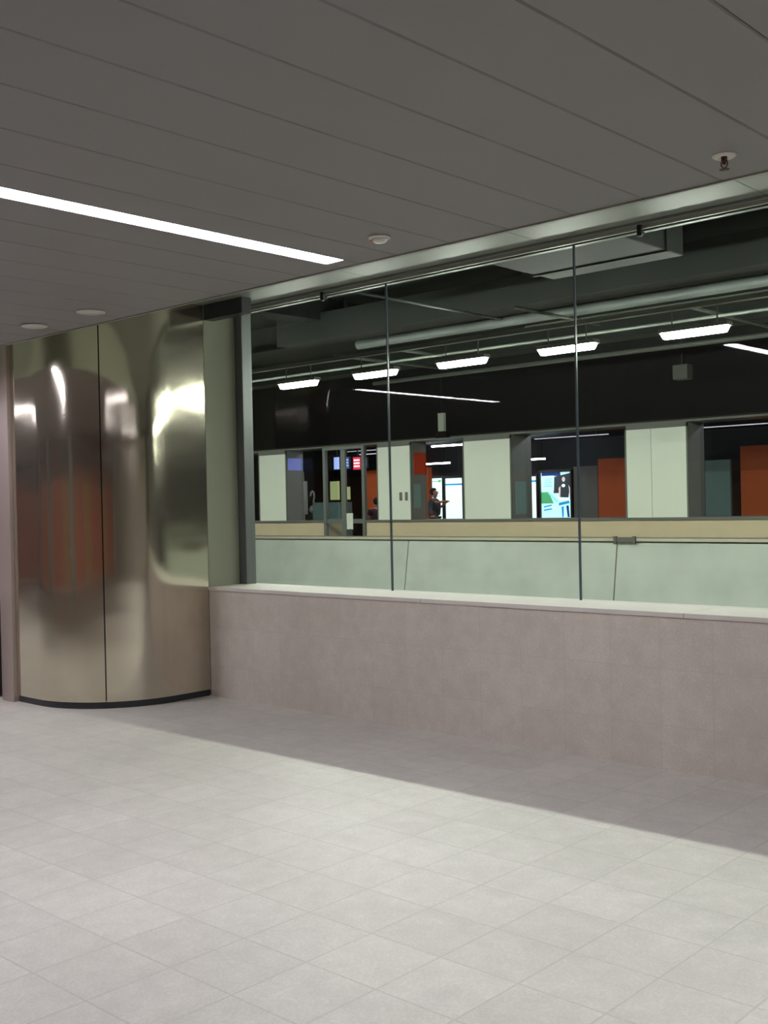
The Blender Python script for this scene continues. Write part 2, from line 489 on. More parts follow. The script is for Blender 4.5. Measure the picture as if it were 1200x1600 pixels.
co = [(-0.50, -CR + 0.07)] + arc(CR - 0.03, -84, -2, 30) + [(CR - 0.03, 0.36), (CR - 0.10, 0.36), (CR - 0.10, 0.71), (-0.50, 0.71)]
prism(bm, co, 'Z', 0.06, SH - 0.01)
obj('core', bm, 'dark', t)
boxes('header', 'kick', t, (CR + 0.0, CR + 0.50, 0.38, 0.48, SH - 0.13, SH - 0.002))

# litter bin left of the column
t = thing('litter_bin', 'dark litter bin just showing left of the steel column', 'bin', (-9.13, 4.66, 0))
bm = bmesh.new(); lathe(bm, [(0, 0.02), (0.20, 0.02), (0.205, 0.05), (0.205, 0.78), (0.2, 0.80), (0, 0.80)]); obj('body', bm, 'coat', t, smooth=False)
bm = bmesh.new(); lathe(bm, [(0.0, 0.802), (0.21, 0.802), (0.21, 0.84), (0.15, 0.87), (0, 0.87)]); obj('lid', bm, 'black', t)
bm = bmesh.new(); lathe(bm, [(0, 0), (0.18, 0), (0.18, 0.019), (0, 0.019)]); obj('foot', bm, 'black', t)

# terracotta panels on the far left wall and back wall (mirrored in the steel)
struct(boxes('wall_left_cladding', 'brown', None, (-24, -23.97, -6.9, 5.8, 0.12, 2.3)))
for k in range(16):
    x0 = -24 + 2.0 * k
    struct(boxes('wall_back_cladding', ('brown', 'amber', 'brown')[k % 3], None, (x0, x0 + 1.98, -7, -6.97, 0.12, 2.3)))
struct(boxes('wall_left_mirror_band', 'dark', None, (-24, -23.96, -6.9, 5.8, 2.3, CH)))  # dark band added so the steel mirrors a dark zone above the cladding
struct(boxes('wall_back_mirror_band', 'dark', None, (-24, 9, -7, -6.96, 2.3, CH)))  # the same added band along the back wall
for a in (-21.0, -15.5, -8.0):
    struct(boxes('wall_back_pilaster', 'trimlight', None, (a, a + 0.9, -7, -6.8, 0, CH)))

# ------------------------------------------------------------------ the hall behind the glass
HX0, HX1 = -34, 12
struct(boxes('hall_floor', 'hallfloor', None, (HX0, HX1, WY + 0.52, 12.1, -0.2, 0)))
struct(boxes('terrace_floor', 'hallfloor', None, (HX0, HX1, 12.32, 32, 0.05, 0.25)))
struct(boxes('hall_ceiling', 'hallceil', None, (HX0, HX1, GY + 0.3, 16.0, 4.3, 4.5)))
struct(boxes('terrace_ceiling', 'soot', None, (HX0, HX1, 16.3, 32, 4.3, 4.5)))
struct(boxes('wall_hall_left', 'soot', None, (HX0 - 0.2, HX0, GY, 32, 0, 4.5)))
struct(boxes('wall_hall_right', 'soot', None, (HX1, HX1 + 0.2, GY, 32, 0, 4.5)))
struct(boxes('wall_above_glass', 'soot', None, (HX0, HX1, GY + 0.26, GY + 0.3, SH + 0.04, 4.5)))
struct(boxes('soffit_beam', 'soot', None, (HX0, HX1, 16.0, 16.3, 2.87, 4.5)))
for k, y in enumerate((11.0, 14.0)):
    struct(boxes('hall_beam', 'hallceil', None, (HX0, HX1, y, y + 0.4, 3.95, 4.3)))
for x in (-22, -16, -10.5, -5.9, -1.5):
    struct(boxes('cross_beam', 'hallceil', None, (x, x + 0.35, GY + 0.31, 10.99, 4.0, 4.29)))

# parapet: leaning concrete slabs with a coping
px = [-31.3 + 3.45 * k for k in range(0, 13)]
px = [-10.54 + 3.45 * k for k in range(-6, 7)]
for k, (a, b) in enumerate(zip(px, px[1:])):
    names = {-17.44: 0}
    lab = 'pale concrete parapet slab beyond the glass'
    if abs(a + 14.0) < 0.1: lab = 'pale concrete parapet slab beyond the glass, between the end post and the first slab joint'
    elif abs(a + 10.54) < 0.1: lab = 'pale concrete parapet slab beyond the glass, between its two slanted joints in mid view'
    elif abs(a + 7.09) < 0.1: lab = 'pale concrete parapet slab beyond the glass, at the right edge of the view'
    elif abs(a + 17.44) < 0.1: lab = 'pale concrete parapet slab behind the grey glazing end post'
    elif a < -14: lab = 'pale concrete parapet slab hidden behind the steel column'
    else: lab = 'pale concrete parapet slab right of the view'
    bm = bmesh.new()
    prism(bm, [(11.80, 0.0), (11.975, 1.07), (12.25, 1.07), (12.25, 0.0)], 'X', a + 0.008, b - 0.008)
    o = obj('parapet_slab', bm, 'concrete', None, 0.004)
    tag(o, lab, 'parapet', 'concrete parapet slabs')
for a in px[1:-1]:
    bm = bmesh.new(); prism(bm, [(11.808, 0.0), (11.983, 1.06), (12.2, 1.06), (12.2, 0.0)], 'X', a - 0.0075, a + 0.0075)
    struct(obj('parapet_joint', bm, 'joint'))
o = boxes('parapet_rail', 'coping', None, (px[0], px[-1], 11.93, 12.28, 1.085, 1.125), bevel=0.006)
tag(o, 'pale flat rail running along the top of the concrete parapet', 'rail')
o = boxes('parapet_gap', 'joint', None, (px[0], px[-1], 11.995, 12.22, 1.071, 1.084)); struct(o)
o = boxes('rail_bracket', 'facademetal', None, (-7.10, -6.80, 11.91, 11.929, 1.075, 1.135), (-7.10, -7.06, 11.90, 11.929, 1.05, 1.15), (-6.84, -6.80, 11.90, 11.929, 1.05, 1.15))
tag(o, 'small grey bracket on the parapet rail above a slab joint', 'bracket')

# row of short linear lamps hung on a rail
LY, LZ = 8.36, 2.95
o = boxes('lamp_rail', 'pipe', None, (-16, 6, LY - 0.03, LY + 0.03, 3.16, 3.20))
tag(o, 'thin grey ceiling rail that carries the row of short bright lamps', 'rail')
def hall_lamp(label):
    t = thing('linear_lamp', label, 'lamp', (0, LY, LZ), 'short bright lamps in a row behind the glass')
    bm = bmesh.new()
    prism(bm, [(-0.30, 0.03), (-0.27, -0.02), (0.27, -0.02), (0.30, 0.03)], 'Y', -0.028, 0.028)
    obj('diffuser', bm, 'e_hall', t, 0.005)
    boxes('housing', 'pipe', t, (-0.305, 0.305, -0.05, 0.05, 0.031, 0.065))
    for s in (-0.2, 0.2):
        bm = bmesh.new(); tube(bm, (s, 0, 0.066), (s, 0, 0.209), 0.006, 8)
        obj('hanger', bm, 'pipe', t)
    return t
hx = [(-8.94, 'bright short lamp behind the glass, leftmost of the five full ones in the row'),
      (-7.77, 'bright short lamp behind the glass, second in the row, cut by the first glass joint'),
      (-6.62, 'bright short lamp behind the glass, middle one of the five in the row'),
      (-5.42, 'bright short lamp behind the glass, fourth in the row, crossed by the second glass joint'),
      (-4.19, 'bright short lamp behind the glass, largest and rightmost of the five in the row'),
      (-10.12, 'short lamp of the row whose tip just shows beside the grey end post')]
hid = 'short lamp of the row outside the view'
hx += [(-11.3, hid + ', behind the steel column'), (-12.5, hid + ', behind the steel column'), (-13.7, hid + ', behind the steel column')] + [(v, hid + ' to the right') for v in (-3.0, -1.8, -0.6, 0.6, 1.8, 3.0, 4.2)]
l0 = hall_lamp(hx[0][1]); l0.location.x = hx[0][0]
for v, lab in hx[1:]:
    dup(l0, (v, LY, LZ), lab)

# pipes, trays and ducts under the dark hall ceiling
def pipe(label, cat, pts, r, m='pipe', name='ceiling_pipe', group='pipes under the dark hall ceiling'):
    bm = bmesh.new()
    for a, b in zip(pts, pts[1:]): tube(bm, a, b, r, 14)
    for p in pts[1:-1]: lathe(bm, [(0, r * 1.15), (r * 1.1, r * 0.7), (r * 1.15, 0), (r * 1.1, -r * 0.7), (0, -r * 1.15)], c=p, seg=12)
    return tag(obj(name, bm, m, None, smooth=True), label, cat, group)
pipe('thick grey pipe running across the dark hall ceiling above the row of lamps', 'pipe', [(-8.6, 8.98, 3.42), (4.0, 8.98, 3.42)], 0.055, 'duct')
pipe('thin grey pipe that turns a corner at the left of the dark hall ceiling', 'pipe', [(-15, 9.5, 3.40), (-8.47, 9.5, 3.40), (-8.47, 10.3, 3.40)], 0.022)
pipe('thin grey pipe running just below the thick pipe at the right of the hall ceiling', 'pipe', [(-6.6, 9.41, 3.40), (4.0, 9.41, 3.40)], 0.026)
pipe('thin pale pipe crossing the hall ceiling from the glass head towards the thick pipe', 'pipe', [(-6.42, 6.62, 3.40), (-6.42, 8.75, 3.40)], 0.012, 'duct')
pipe('thin grey pipe far back in the hall, below the row of lamps', 'pipe', [(-11.1, 11.9, 3.40), (3.0, 11.9, 3.40)], 0.028)
pipe('short grey pipe crossing under the thick pipe near the second glass joint', 'pipe', [(-5.72, 8.0, 3.33), (-5.72, 9.4, 3.33)], 0.016)
pipe('thin grey conduit running behind the row of lamps', 'pipe', [(-12, 8.9, 3.16), (4, 8.9, 3.16)], 0.014)
for x, lab in ((-9.6, 'thin pipe running away from the view, seen left of the second glass joint'), (-5.0, 'thin pipe running away from the view, seen right of the second glass joint')):
    pipe(lab, 'pipe', [(x, 9.6, 3.46), (x, 11.8, 3.46)], 0.02)
t = thing('ceiling_duct', 'flat grey duct under the dark hall ceiling, seen behind the second glass joint', 'duct', (-4.45, 7.05, 3.40))
boxes('duct_body', 'hallceil', t, (-0.55, 0.60, -0.44, 0.48, 0.0, 0.30), bevel=0.01)
boxes('flange', 'hallceil', t, (-0.565, 0.615, 0.20, 0.23, -0.012, 0.312))
boxes('hanger_strap', 'pipe', t, (-0.40, -0.37, 0.0, 0.03, 0.301, 0.9), (0.37, 0.40, 0.0, 0.03, 0.301, 0.9))
t = thing('ceiling_duct', 'long dark grey duct high under the hall ceiling, beyond the thick pipe', 'duct', (-4.0, 10.2, 3.75))
boxes('duct_body', 'hallceil', t, (-7, 8, -0.3, 0.3, 0.0, 0.35), bevel=0.01)
boxes('hanger_strap', 'pipe', t, *[(x, x + 0.03, -0.02, 0.02, 0.351, 0.549) for x in (-6, -3, 0, 3, 6)])
t = thing('hanging_sign', 'narrow pale sign hanging from the dark beam above the second white panel', 'sign', (-12.36, 15.0, 2.72))
boxes('sign_panel', 'paper', t, (-0.065, 0.065, -0.03, 0.03, 0.16, 0.48))
boxes('bracket', 'black', t, (-0.12, 0.14, -0.04, 0.04, 0.04, 0.155), (-0.01, 0.01, -0.01, 0.01, 0.481, 1.58))
t = thing('ceiling_speaker', 'small grey box speaker hanging under the dark ceiling at the right', 'speaker', (-7.72, 15.0, 3.36))
boxes('cabinet', 'facademetal', t, (-0.12, 0.12, -0.09, 0.09, 0.0, 0.22), bevel=0.01)
boxes('bracket', 'black', t, (-0.015, 0.015, -0.015, 0.015, 0.222, 0.94))

# unseen lamps added behind the black beam to light the shop front
def fill_strip_lamp(label):
    t = thing('fill_strip_lamp', label, 'lamp', (0, 17.4, 3.7), 'added lamps hidden behind the black beam')
    boxes('housing', 'pipe', t, (-0.75, 0.75, -0.06, 0.06, 0.04, 0.10))
    boxes('diffuser', 'e_fac', t, (-0.74, 0.74, -0.03, 0.03, 0.021, 0.039))
    boxes('hanger', 'pipe', t, (-0.5, -0.48, -0.01, 0.01, 0.101, 0.6), (0.48, 0.5, -0.01, 0.01, 0.101, 0.6))
    return t
s0 = fill_strip_lamp('added strip lamp, unseen behind the black beam, lighting the shop front'); s0.location.x = -28
for k in range(1, 12):
    dup(s0, (-28 + 2.6 * k, 17.4, 3.7), 'added strip lamp, unseen behind the black beam, lighting the shop front')

# ------------------------------------------------------------------ shop front
FY = 21.5
ZS, ZT = 1.20, 3.13
struct(boxes('shopfront_base', 'beige', None, (HX0, -22.06, FY, 22.3, 0.25, 1.14), (-20.43, HX1, FY, 22.3, 0.25, 1.14)))
struct(boxes('shopfront_ledge', 'facademetal', None, (HX0, -22.06, FY - 0.03, 22.3, 1.141, 1.20), (-20.43, HX1, FY - 0.03, 22.3, 1.141, 1.20)))
struct(boxes('shopfront_lintel', 'facademetal', None, (HX0, HX1, FY, 22.3, 3.23, 3.42)))
struct(boxes('shopfront_fascia', 'soot', None, (HX0, HX1, FY + 0.05, 22.3, 3.421, 4.3)))
t = thing('door_canopy', 'grey metal canopy strip above the glass door of the shop front', 'canopy', (-21.4, FY, 3.28))
boxes('canopy_panel', 'facademetal', t, (-1.85, 1.80, -0.12, -0.002, 0.0, 0.15))
boxes('edge_strip', 'coping', t, (-1.85, 1.80, -0.125, -0.002, 0.151, 0.17))

piers = [(-24.77, -23.59, 22.17, 'tall white panel of the shop front beside a dull blue screen, leftmost'),
         (-19.97, -18.79, 22.12, 'tall white panel of the shop front with two small dark plates'),
         (-17.03, -15.59, 22.35, 'wide white panel of the shop front between the two lit lightbox windows'),
         (-12.46, -10.99, 22.27, 'wide white panel of the shop front at the right, beside the terracotta walls')]
for k, (a, b, yb, lab) in enumerate(piers):
    t = thing('white_panel_pier', lab, 'panel', ((a + b) / 2, FY, ZS), 'white panelled piers of the shop front')
    w = (b - a) / 2
    if k == 3:
        boxes('front_panel', 'panel', t, (-w + 0.02, -w + 0.62, -0.02, -0.001, 0.0, 1.93), (-w + 0.63, w - 0.02, -0.02, -0.001, 0.0, 1.93))
    else:
        boxes('front_panel', 'panel', t, (-w + 0.02, w - 0.02, -0.02, -0.001, 0.0, 1.93))
    boxes('frame', 'facademetal', t, (-w - 0.02, -w + 0.018, -0.025, 0.0, 0, 2.02), (w - 0.018, w + 0.02, -0.025, 0.0, 0, 2.02), (-w - 0.02, w + 0.02, -0.025, 0.0, 1.935, 2.03))
    boxes('side_cladding', 'shopgrey', t, (-w, w, 0.001, yb - FY, 0.0, 2.03))
    if k == 0:
        boxes('blue_sign', 'e_dimscreen', t, (w + 0.001, w + 0.012, 0.06, 0.62, 1.46, 1.81))
    if k == 1:
        boxes('dark_plate', 'facademetal', t, (w - 0.40, w - 0.31, -0.03, -0.021, 0.50, 0.72))
        boxes('dark_plate', 'facademetal', t, (w - 0.20, w - 0.11, -0.03, -0.021, 0.50, 0.72))
        boxes('wall_notice', 'poster_teal', t, (w + 0.001, w + 0.012, 0.10, 0.36, 0.30, 0.92))
        boxes('red_sign', 'red', t, (w + 0.001, w + 0.02, 0.12, 0.60, 1.18, 1.75))
    if k == 2:
        boxes('wall_notice', 'poster_teal', t, (w + 0.001, w + 0.012, 0.16, 0.62, 0.10, 0.90))

# shop windows between the piers
wn = 20
for a, b in ((-30, -24.79), (-23.57, -22.07), (-20.43, -19.99), (-18.77, -17.05), (-15.57, -12.48), (-10.97, -6.0), (-6.0, 2.0)):
    struct(boxes('window_%d' % wn, 'shopglass', None, (a, b, 22.05, 22.06, 1.201, 3.229))); wn += 1

# glass door
t = thing('door', 'double glass door with grey frame in the shop front under the exit sign', 'door', (-21.24, FY, 0.25))
W = 0.80
boxes('door_frame', 'frame', t, (-W, -W + 0.10, -0.04, 0.06, 0.0, 2.97), (W - 0.10, W, -0.04, 0.06, 0.0, 2.97), (-W + 0.101, W - 0.101, -0.04, 0.06, 2.90, 2.97))
for s in (0, 1):
    a = -W + 0.101 if s == 0 else 0.03
    b = -0.001 if s == 0 else W - 0.101
    lf = boxes('door_leaf', 'frame', t, (b - 0.10 if s == 0 else a - 0.028, b if s == 0 else a + 0.04, -0.03, 0.03, 0.01, 2.89), (a, b - 0.1, -0.02, 0.02, 0.86, 0.98) if s == 0 else (a + 0.041, b, -0.02, 0.02, 0.86, 0.98))
    boxes('pane', 'shopglass', lf, (a + 0.02, b - 0.02, 0.031, 0.037, 0.02, 2.88))
    if s == 1:
        boxes('notice', 'paper', lf, (a + 0.06, a + 0.30, -0.030, -0.021, 0.70, 1.14))
t = thing('exit_sign', 'glowing white and green exit sign above the glass door', 'sign', (-21.30, FY - 0.20, 3.30))
boxes('sign_box', 'white', t, (-0.26, 0.26, -0.02, 0.06, 0.0, 0.20))
boxes('lit_face', 'e_exit', t, (-0.25, 0.17, -0.03, -0.021, 0.01, 0.19))
g = boxes('green_end', 'e_exitgreen', t, (0.171, 0.25, -0.03, -0.021, 0.01, 0.19))
boxes('arrow_mark', 'e_exitgreen', t, (-0.05, 0.03, -0.032, -0.0305, 0.07, 0.085))
boxes('door_mark', 'e_exitgreen', t, (0.06, 0.10, -0.032, -0.0305, 0.05, 0.12))

# ------------------------------------------------------------------ inside the shops
struct(boxes('wall_shop_back', 'shopdark', None, (HX0, HX1, 30.5, 30.7, 0.25, 4.3)))
struct(boxes('shop_ceiling', 'shopdark', None, (HX0, HX1, 22.35, 30.5, 3.62, 3.7)))
def slab(name, m, b, lab, cat, group=None):
    return tag(boxes(name, m, None, b), lab, cat, group)
slab('terracotta_wall', 'orange', (-27.6, -26.75, 24.0, 24.2, 0.25, 2.8), 'terracotta wall panel at the far left, beside the leftmost white panel', 'wall panel', 'terracotta wall panels in the shops')
slab('terracotta_wall', 'orange', (-25.15, -24.0, 26.4, 26.6, 0.25, 2.75), 'terracotta wall panel seen through the glass door', 'wall panel', 'terracotta wall panels in the shops')
slab('terracotta_wall', 'orange', (-23.99, -22.2, 26.2, 26.4, 0.25, 2.75), 'terracotta wall panel between the glass door and the white panel with two plates', 'wall panel', 'terracotta wall panels in the shops')
slab('terracotta_wall', 'orange', (-17.72, -15.5, 28.9, 29.1, 0.25, 2.85), 'terracotta wall panel left of the rightmost white panel', 'wall panel', 'terracotta wall panels in the shops')
slab('terracotta_wall', 'orange', (-13.2, -9.0, 28.9, 29.1, 0.25, 3.0), 'terracotta wall panel at the right edge of the view', 'wall panel', 'terracotta wall panels in the shops')
slab('grey_partition', 'shopgrey', (-18.6, -17.74, 28.9, 29.1, 0.25, 2.65), 'grey partition beside the picture lightbox', 'partition')
slab('notice_board', 'poster_teal', (-14.2, -13.45, 28.8, 28.9, 0.25, 2.65), 'pale grey board behind the glass at the right', 'board')
slab('grey_partition', 'shopgrey', (-28.3, -27.72, 26.0, 26.1, 0.25, 2.8), 'grey partition right of the leftmost white panel', 'partition')

def lightbox(x0, x1, y, z0, z1, lab):
    t = thing('lightbox', lab, 'lightbox', ((x0 + x1) / 2, y, 0.25), 'lit boxes at the back of the shops')
    w = (x1 - x0) / 2
    boxes('frame', 'kick', t, (-w - 0.055, -w, -0.05, 0.1, 0, z1 - 0.17), (w, w + 0.055, -0.05, 0.1, 0, z1 - 0.17), (-w, w, -0.05, 0.1, z1 - 0.25, z1 - 0.17), (-w, w, -0.05, 0.1, 0, z0 - 0.25))
    return t, w
t, w = lightbox(-24.58, -23.83, 28.9, 0.9, 2.47, 'tall glowing white lightbox behind the person in the slate shirt')
boxes('lit_face', 'e_white', t, (-w, w, 0.0, 0.03, 0.65, 2.22))
boxes('green_line', 'e_green', t, (-w + 0.05, w - 0.08, -0.008, -0.001, 2.10, 2.125), (w - 0.20, w - 0.08, -0.008, -0.001, 2.08, 2.16))
boxes('blue_line', 'e_blue', t, (-w, w - 0.1, -0.008, -0.001, 1.60, 1.62))
t, w = lightbox(-23.71, -22.96, 28.9, 0.9, 2.45, 'tall glowing white lightbox with a blue band near its top')
boxes('lit_face', 'e_white', t, (-w, w, 0.0, 0.03, 0.65, 2.20))
boxes('blue_band', 'e_blue', t, (-w, w, -0.008, -0.001, 1.96, 2.02))
t, w = lightbox(-20.17, -19.97, 28.9, 0.9, 2.40, 'narrow glowing white lightbox left of the picture lightbox')
boxes('lit_face', 'e_white', t, (-w, w, 0.0, 0.03, 0.65, 2.15))
boxes('blue_band', 'e_blue', t, (-w, w, -0.008, -0.001, 1.97, 2.03))
t, w = lightbox(-19.80, -18.70, 28.9, 0.9, 2.50, 'lightbox with a printed picture of a standing figure in a black top')
boxes('lit_face', 'e_sheet', t, (-w, w, 0.0, 0.03, 0.65, 2.25))
def flat(name, m, pts, d):
    bm = bmesh.new(); prism(bm, pts, 'Y', -d - 0.003, -d); return obj(name, bm, m, t)
W2 = 2 * w
def Q(u, v): return (-w + W2 * u, 0.80 + 1.45 * v)   # picture coordinates, u right, v up
def qp(*a): return [Q(*p) for p in a]
flat('green_field', 'e_green', qp((0, .33), (.42, .33), (.25, .58), (0, .58)), 0.001)
flat('green_field', 'e_torso', qp((.42, .55), (1, .55), (1, .98), (.42, .90)), 0.001)
flat('green_field', 'e_navy', qp((.02, .92), (.66, .92), (.66, 1.0), (.02, 1.0)), 0.0015)
flat('white_board', 'e_sheet', qp((.03, .58), (.43, .60), (.45, .93), (.03, .93)), 0.005)
for k in range(5):
    flat('scribble', 'e_blue', qp((.08 + .02 * k, .70 + .04 * k), (.38 - .03 * (k % 2), .70 + .04 * k), (.38 - .03 * (k % 2), .712 + .04 * k), (.08 + .02 * k, .712 + .04 * k)), 0.009)
flat('pale_path', 'e_cyan', qp((.22, .56), (.30, .56), (.62, .36), (.50, .36)), 0.005)
flat('printed_torso', 'e_torso', qp((.64, .46), (.92, .45), (.95, .60), (.92, .72), (.80, .76), (.68, .73), (.66, .60)), 0.010)
flat('printed_head', 'e_skin', [Q(.765 + .055 * math.cos(a), .845 + .055 * math.sin(a)) for a in [math.pi * 2 * i / 14 for i in range(14)]], 0.010)
flat('printed_medal', 'e_white', [Q(.76 + .06 * math.cos(a), .71 + .035 * math.sin(a)) for a in [math.pi * 2 * i / 12 for i in range(12)]], 0.014)
flat('printed_arm', 'e_skin', qp((.60, .66), (.66, .70), (.65, .45), (.60, .44)), 0.010)
flat('printed_arm', 'e_skin', qp((.93, .72), (.98, .66), (1.0, .42), (.95, .40), (.95, .60)), 0.014)
flat('printed_belt', 'e_white', qp((.62, .45), (.92, .43), (.92, .40), (.64, .41)), 0.014)
flat('blue_rail', 'e_blue', qp((.08, .27), (.36, .31), (.36, .28), (.08, .24)), 0.010)
flat('blue_rail', 'e_blue', qp((.08, .20), (.36, .23), (.36, .20), (.08, .17)), 0.010)
flat('blue_rail', 'e_blue', qp((.60, .34), (.94, .39), (.96, .33), (.60, .28)), 0.018)
flat('printed_leg', 'e_blue', qp((.68, .26), (.76, .26), (.75, .03), (.70, .03)), 0.010)
flat('printed_leg', 'e_navy', qp((.84, .28), (.92, .28), (.95, .03), (.88, .03)), 0.010)

def screen(x0, x1, z0, z1, y, m, lines, lab):
    t = thing('screen', lab, 'screen', ((x0 + x1) / 2, y, (z0 + z1) / 2), 'small lit screens in the shops')
    w, h = (x1 - x0) / 2, (z1 - z0) / 2
    boxes('casing', 'black', t, (-w - 0.03, w + 0.03, 0.001, 0.06, -h - 0.03, h + 0.03), (-0.02, 0.02, 0.02, 0.05, h + 0.031, 3.615 - (z0 + z1) / 2))
    boxes('lit_face', m, t, (-w, w, -0.006, 0.0, -h, h))
    if lines:
        boxes('text_line', lines, t, *[(-w * 0.8, w * 0.75, -0.009, -0.007, h * (0.55 - 0.5 * k) - 0.03, h * (0.55 - 0.5 * k) + 0.02) for k in range(3)])
screen(-26.05, -25.80, 2.82, 3.22, 25.9, 'e_screen', None, 'blue-white screen behind the left leaf of the glass door')
screen(-25.63, -25.34, 2.83, 3.20, 25.9, 'e_dimscreen', 'e_screen', 'blue screen with white lines behind the right leaf of the glass door')
screen(-25.15, -24.82, 2.78, 3.18, 25.9, 'e_redscreen', 'e_white', 'red screen with white lines behind the glass door')
screen(-24.66, -24.55, 2.84, 3.13, 25.9, 'e_screen', None, 'narrow blue-white screen right of the red screen')

slab('red_white_banner', 'paper', (-27.56, -27.42, 25.9, 25.95, 0.25, 2.47), 'narrow standing banner with white ground right of the dull blue screen', 'banner')
slab('banner_print', 'red', (-27.67, -27.565, 25.86, 25.90, 0.25, 2.45), 'red upright print beside the narrow white banner', 'banner')
# white curved swan-neck figure
bm = bmesh.new()
pts = [(-27.22, 1.95), (-27.19, 2.08), (-27.12, 2.12), (-27.05, 2.05), (-27.04, 1.92), (-27.08, 1.78), (-27.05, 1.62)]
for a, b in zip(pts, pts[1:]): tube(bm, (a[0], 25.9, a[1]), (b[0], 25.9, b[1]), 0.03, 8)
lathe(bm, [(0, 0.16), (0.08, 0.13), (0.13, 0.02), (0.12, -0.08), (0, -0.14)], c=(-27.12, 25.9, 1.48), seg=14)
tag(obj('swan_sculpture', bm, 'white', None, smooth=True), 'white curved long-necked shape in the dark shop window', 'sculpture')
slab('display_stand', 'shopdark', (-27.3, -26.9, 25.7, 26.1, 0.25, 1.33), 'dark stand under the white curved shape', 'stand')
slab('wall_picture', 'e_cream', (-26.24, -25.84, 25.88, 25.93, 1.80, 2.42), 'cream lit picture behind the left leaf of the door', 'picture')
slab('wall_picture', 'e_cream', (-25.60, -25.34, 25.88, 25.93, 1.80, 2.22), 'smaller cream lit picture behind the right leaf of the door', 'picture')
slab('display_counter', 'poster_teal', (-26.5, -25.2, 25.3, 25.85, 0.25, 1.72), 'teal grey counter below the cream pictures behind the glass door', 'counter')

def shop_tube(x0, x1, y, z, lab, m='e_shop', th=0.045):
    t = thing('shop_light', lab, 'lamp', ((x0 + x1) / 2, y, z), 'thin light lines inside the shops')
    w = (x1 - x0) / 2
    boxes('tube', m, t, (-w, w, -0.03, 0.03, 0.045 - th, 0.045))
    boxes('hanger', 'black', t, (-w * 0.7, -w * 0.7 + 0.02, -0.01, 0.01, 0.046, 3.615 - z), (w * 0.7 - 0.02, w * 0.7, -0.01, 0.01, 0.046, 3.615 - z))
shop_tube(-24.5, -23.1, 28.4, 2.93, 'thin white light line above the two tall white lightboxes')
shop_tube(-20.1, -19.3, 28.4, 2.90, 'thin white light line above the picture lightbox')
shop_tube(-27.6, -26.2, 24.6, 3.02, 'thin pale light line left of the glass door', 'e_dim', 0.02)
shop_tube(-23.6, -22.2, 24.6, 3.14, 'thin pale light line right of the glass door', 'e_dim', 0.02)
shop_tube(-26.5, -24.9, 27.0, 3.42, 'thin pale light line high behind the glass door', 'e_dim', 0.02)
shop_tube(-21.0, -19.2, 25.0, 3.28, 'thin pale light line high behind the second and third white panels')
shop_tube(-17.3, -15.0, 25.0, 3.28, 'thin pale light line high left of the rightmost white panel', 'e_dim', 0.02)
shop_tube(-13.0, -9.0, 25.0, 3.28, 'thin pale light line high right of the rightmost white panel', 'e_dim', 0.02)

for k in range(6):  # unseen tubes added above the windows to brighten the terracotta
    x0 = -28.5 + 4.0 * k
    shop_tube(x0, x0 + 2.0, 22.9, 3.5, 'added bright tube, unseen behind the shop front lintel, lighting the terracotta walls')
# people
def skinned(name, m, parent, verts, edges, radii, loc=(0, 0, 0)):
    me = bpy.data.meshes.new(name)
    me.from_pydata(verts, edges, [])
    o = bpy.data.objects.new(name, me)
    COL.objects.link(o)
    me.materials.append(M[m])
    o.parent = parent
    sk = o.modifiers.new('skin', 'SKIN')
    me.skin_vertices.new(name='skin') if not me.skin_vertices else None
    for i, r in enumerate(radii):
        me.skin_vertices[0].data[i].radius = r if isinstance(r, tuple) else (r, r)
        me.skin_vertices[0].data[i].use_root = (i == 0)
    s = o.modifiers.new('sub', 'SUBSURF'); s.levels = 2; s.render_levels = 2
    for p in me.polygons: p.use_smooth = True
    sk.use_smooth_shade = True
    return o

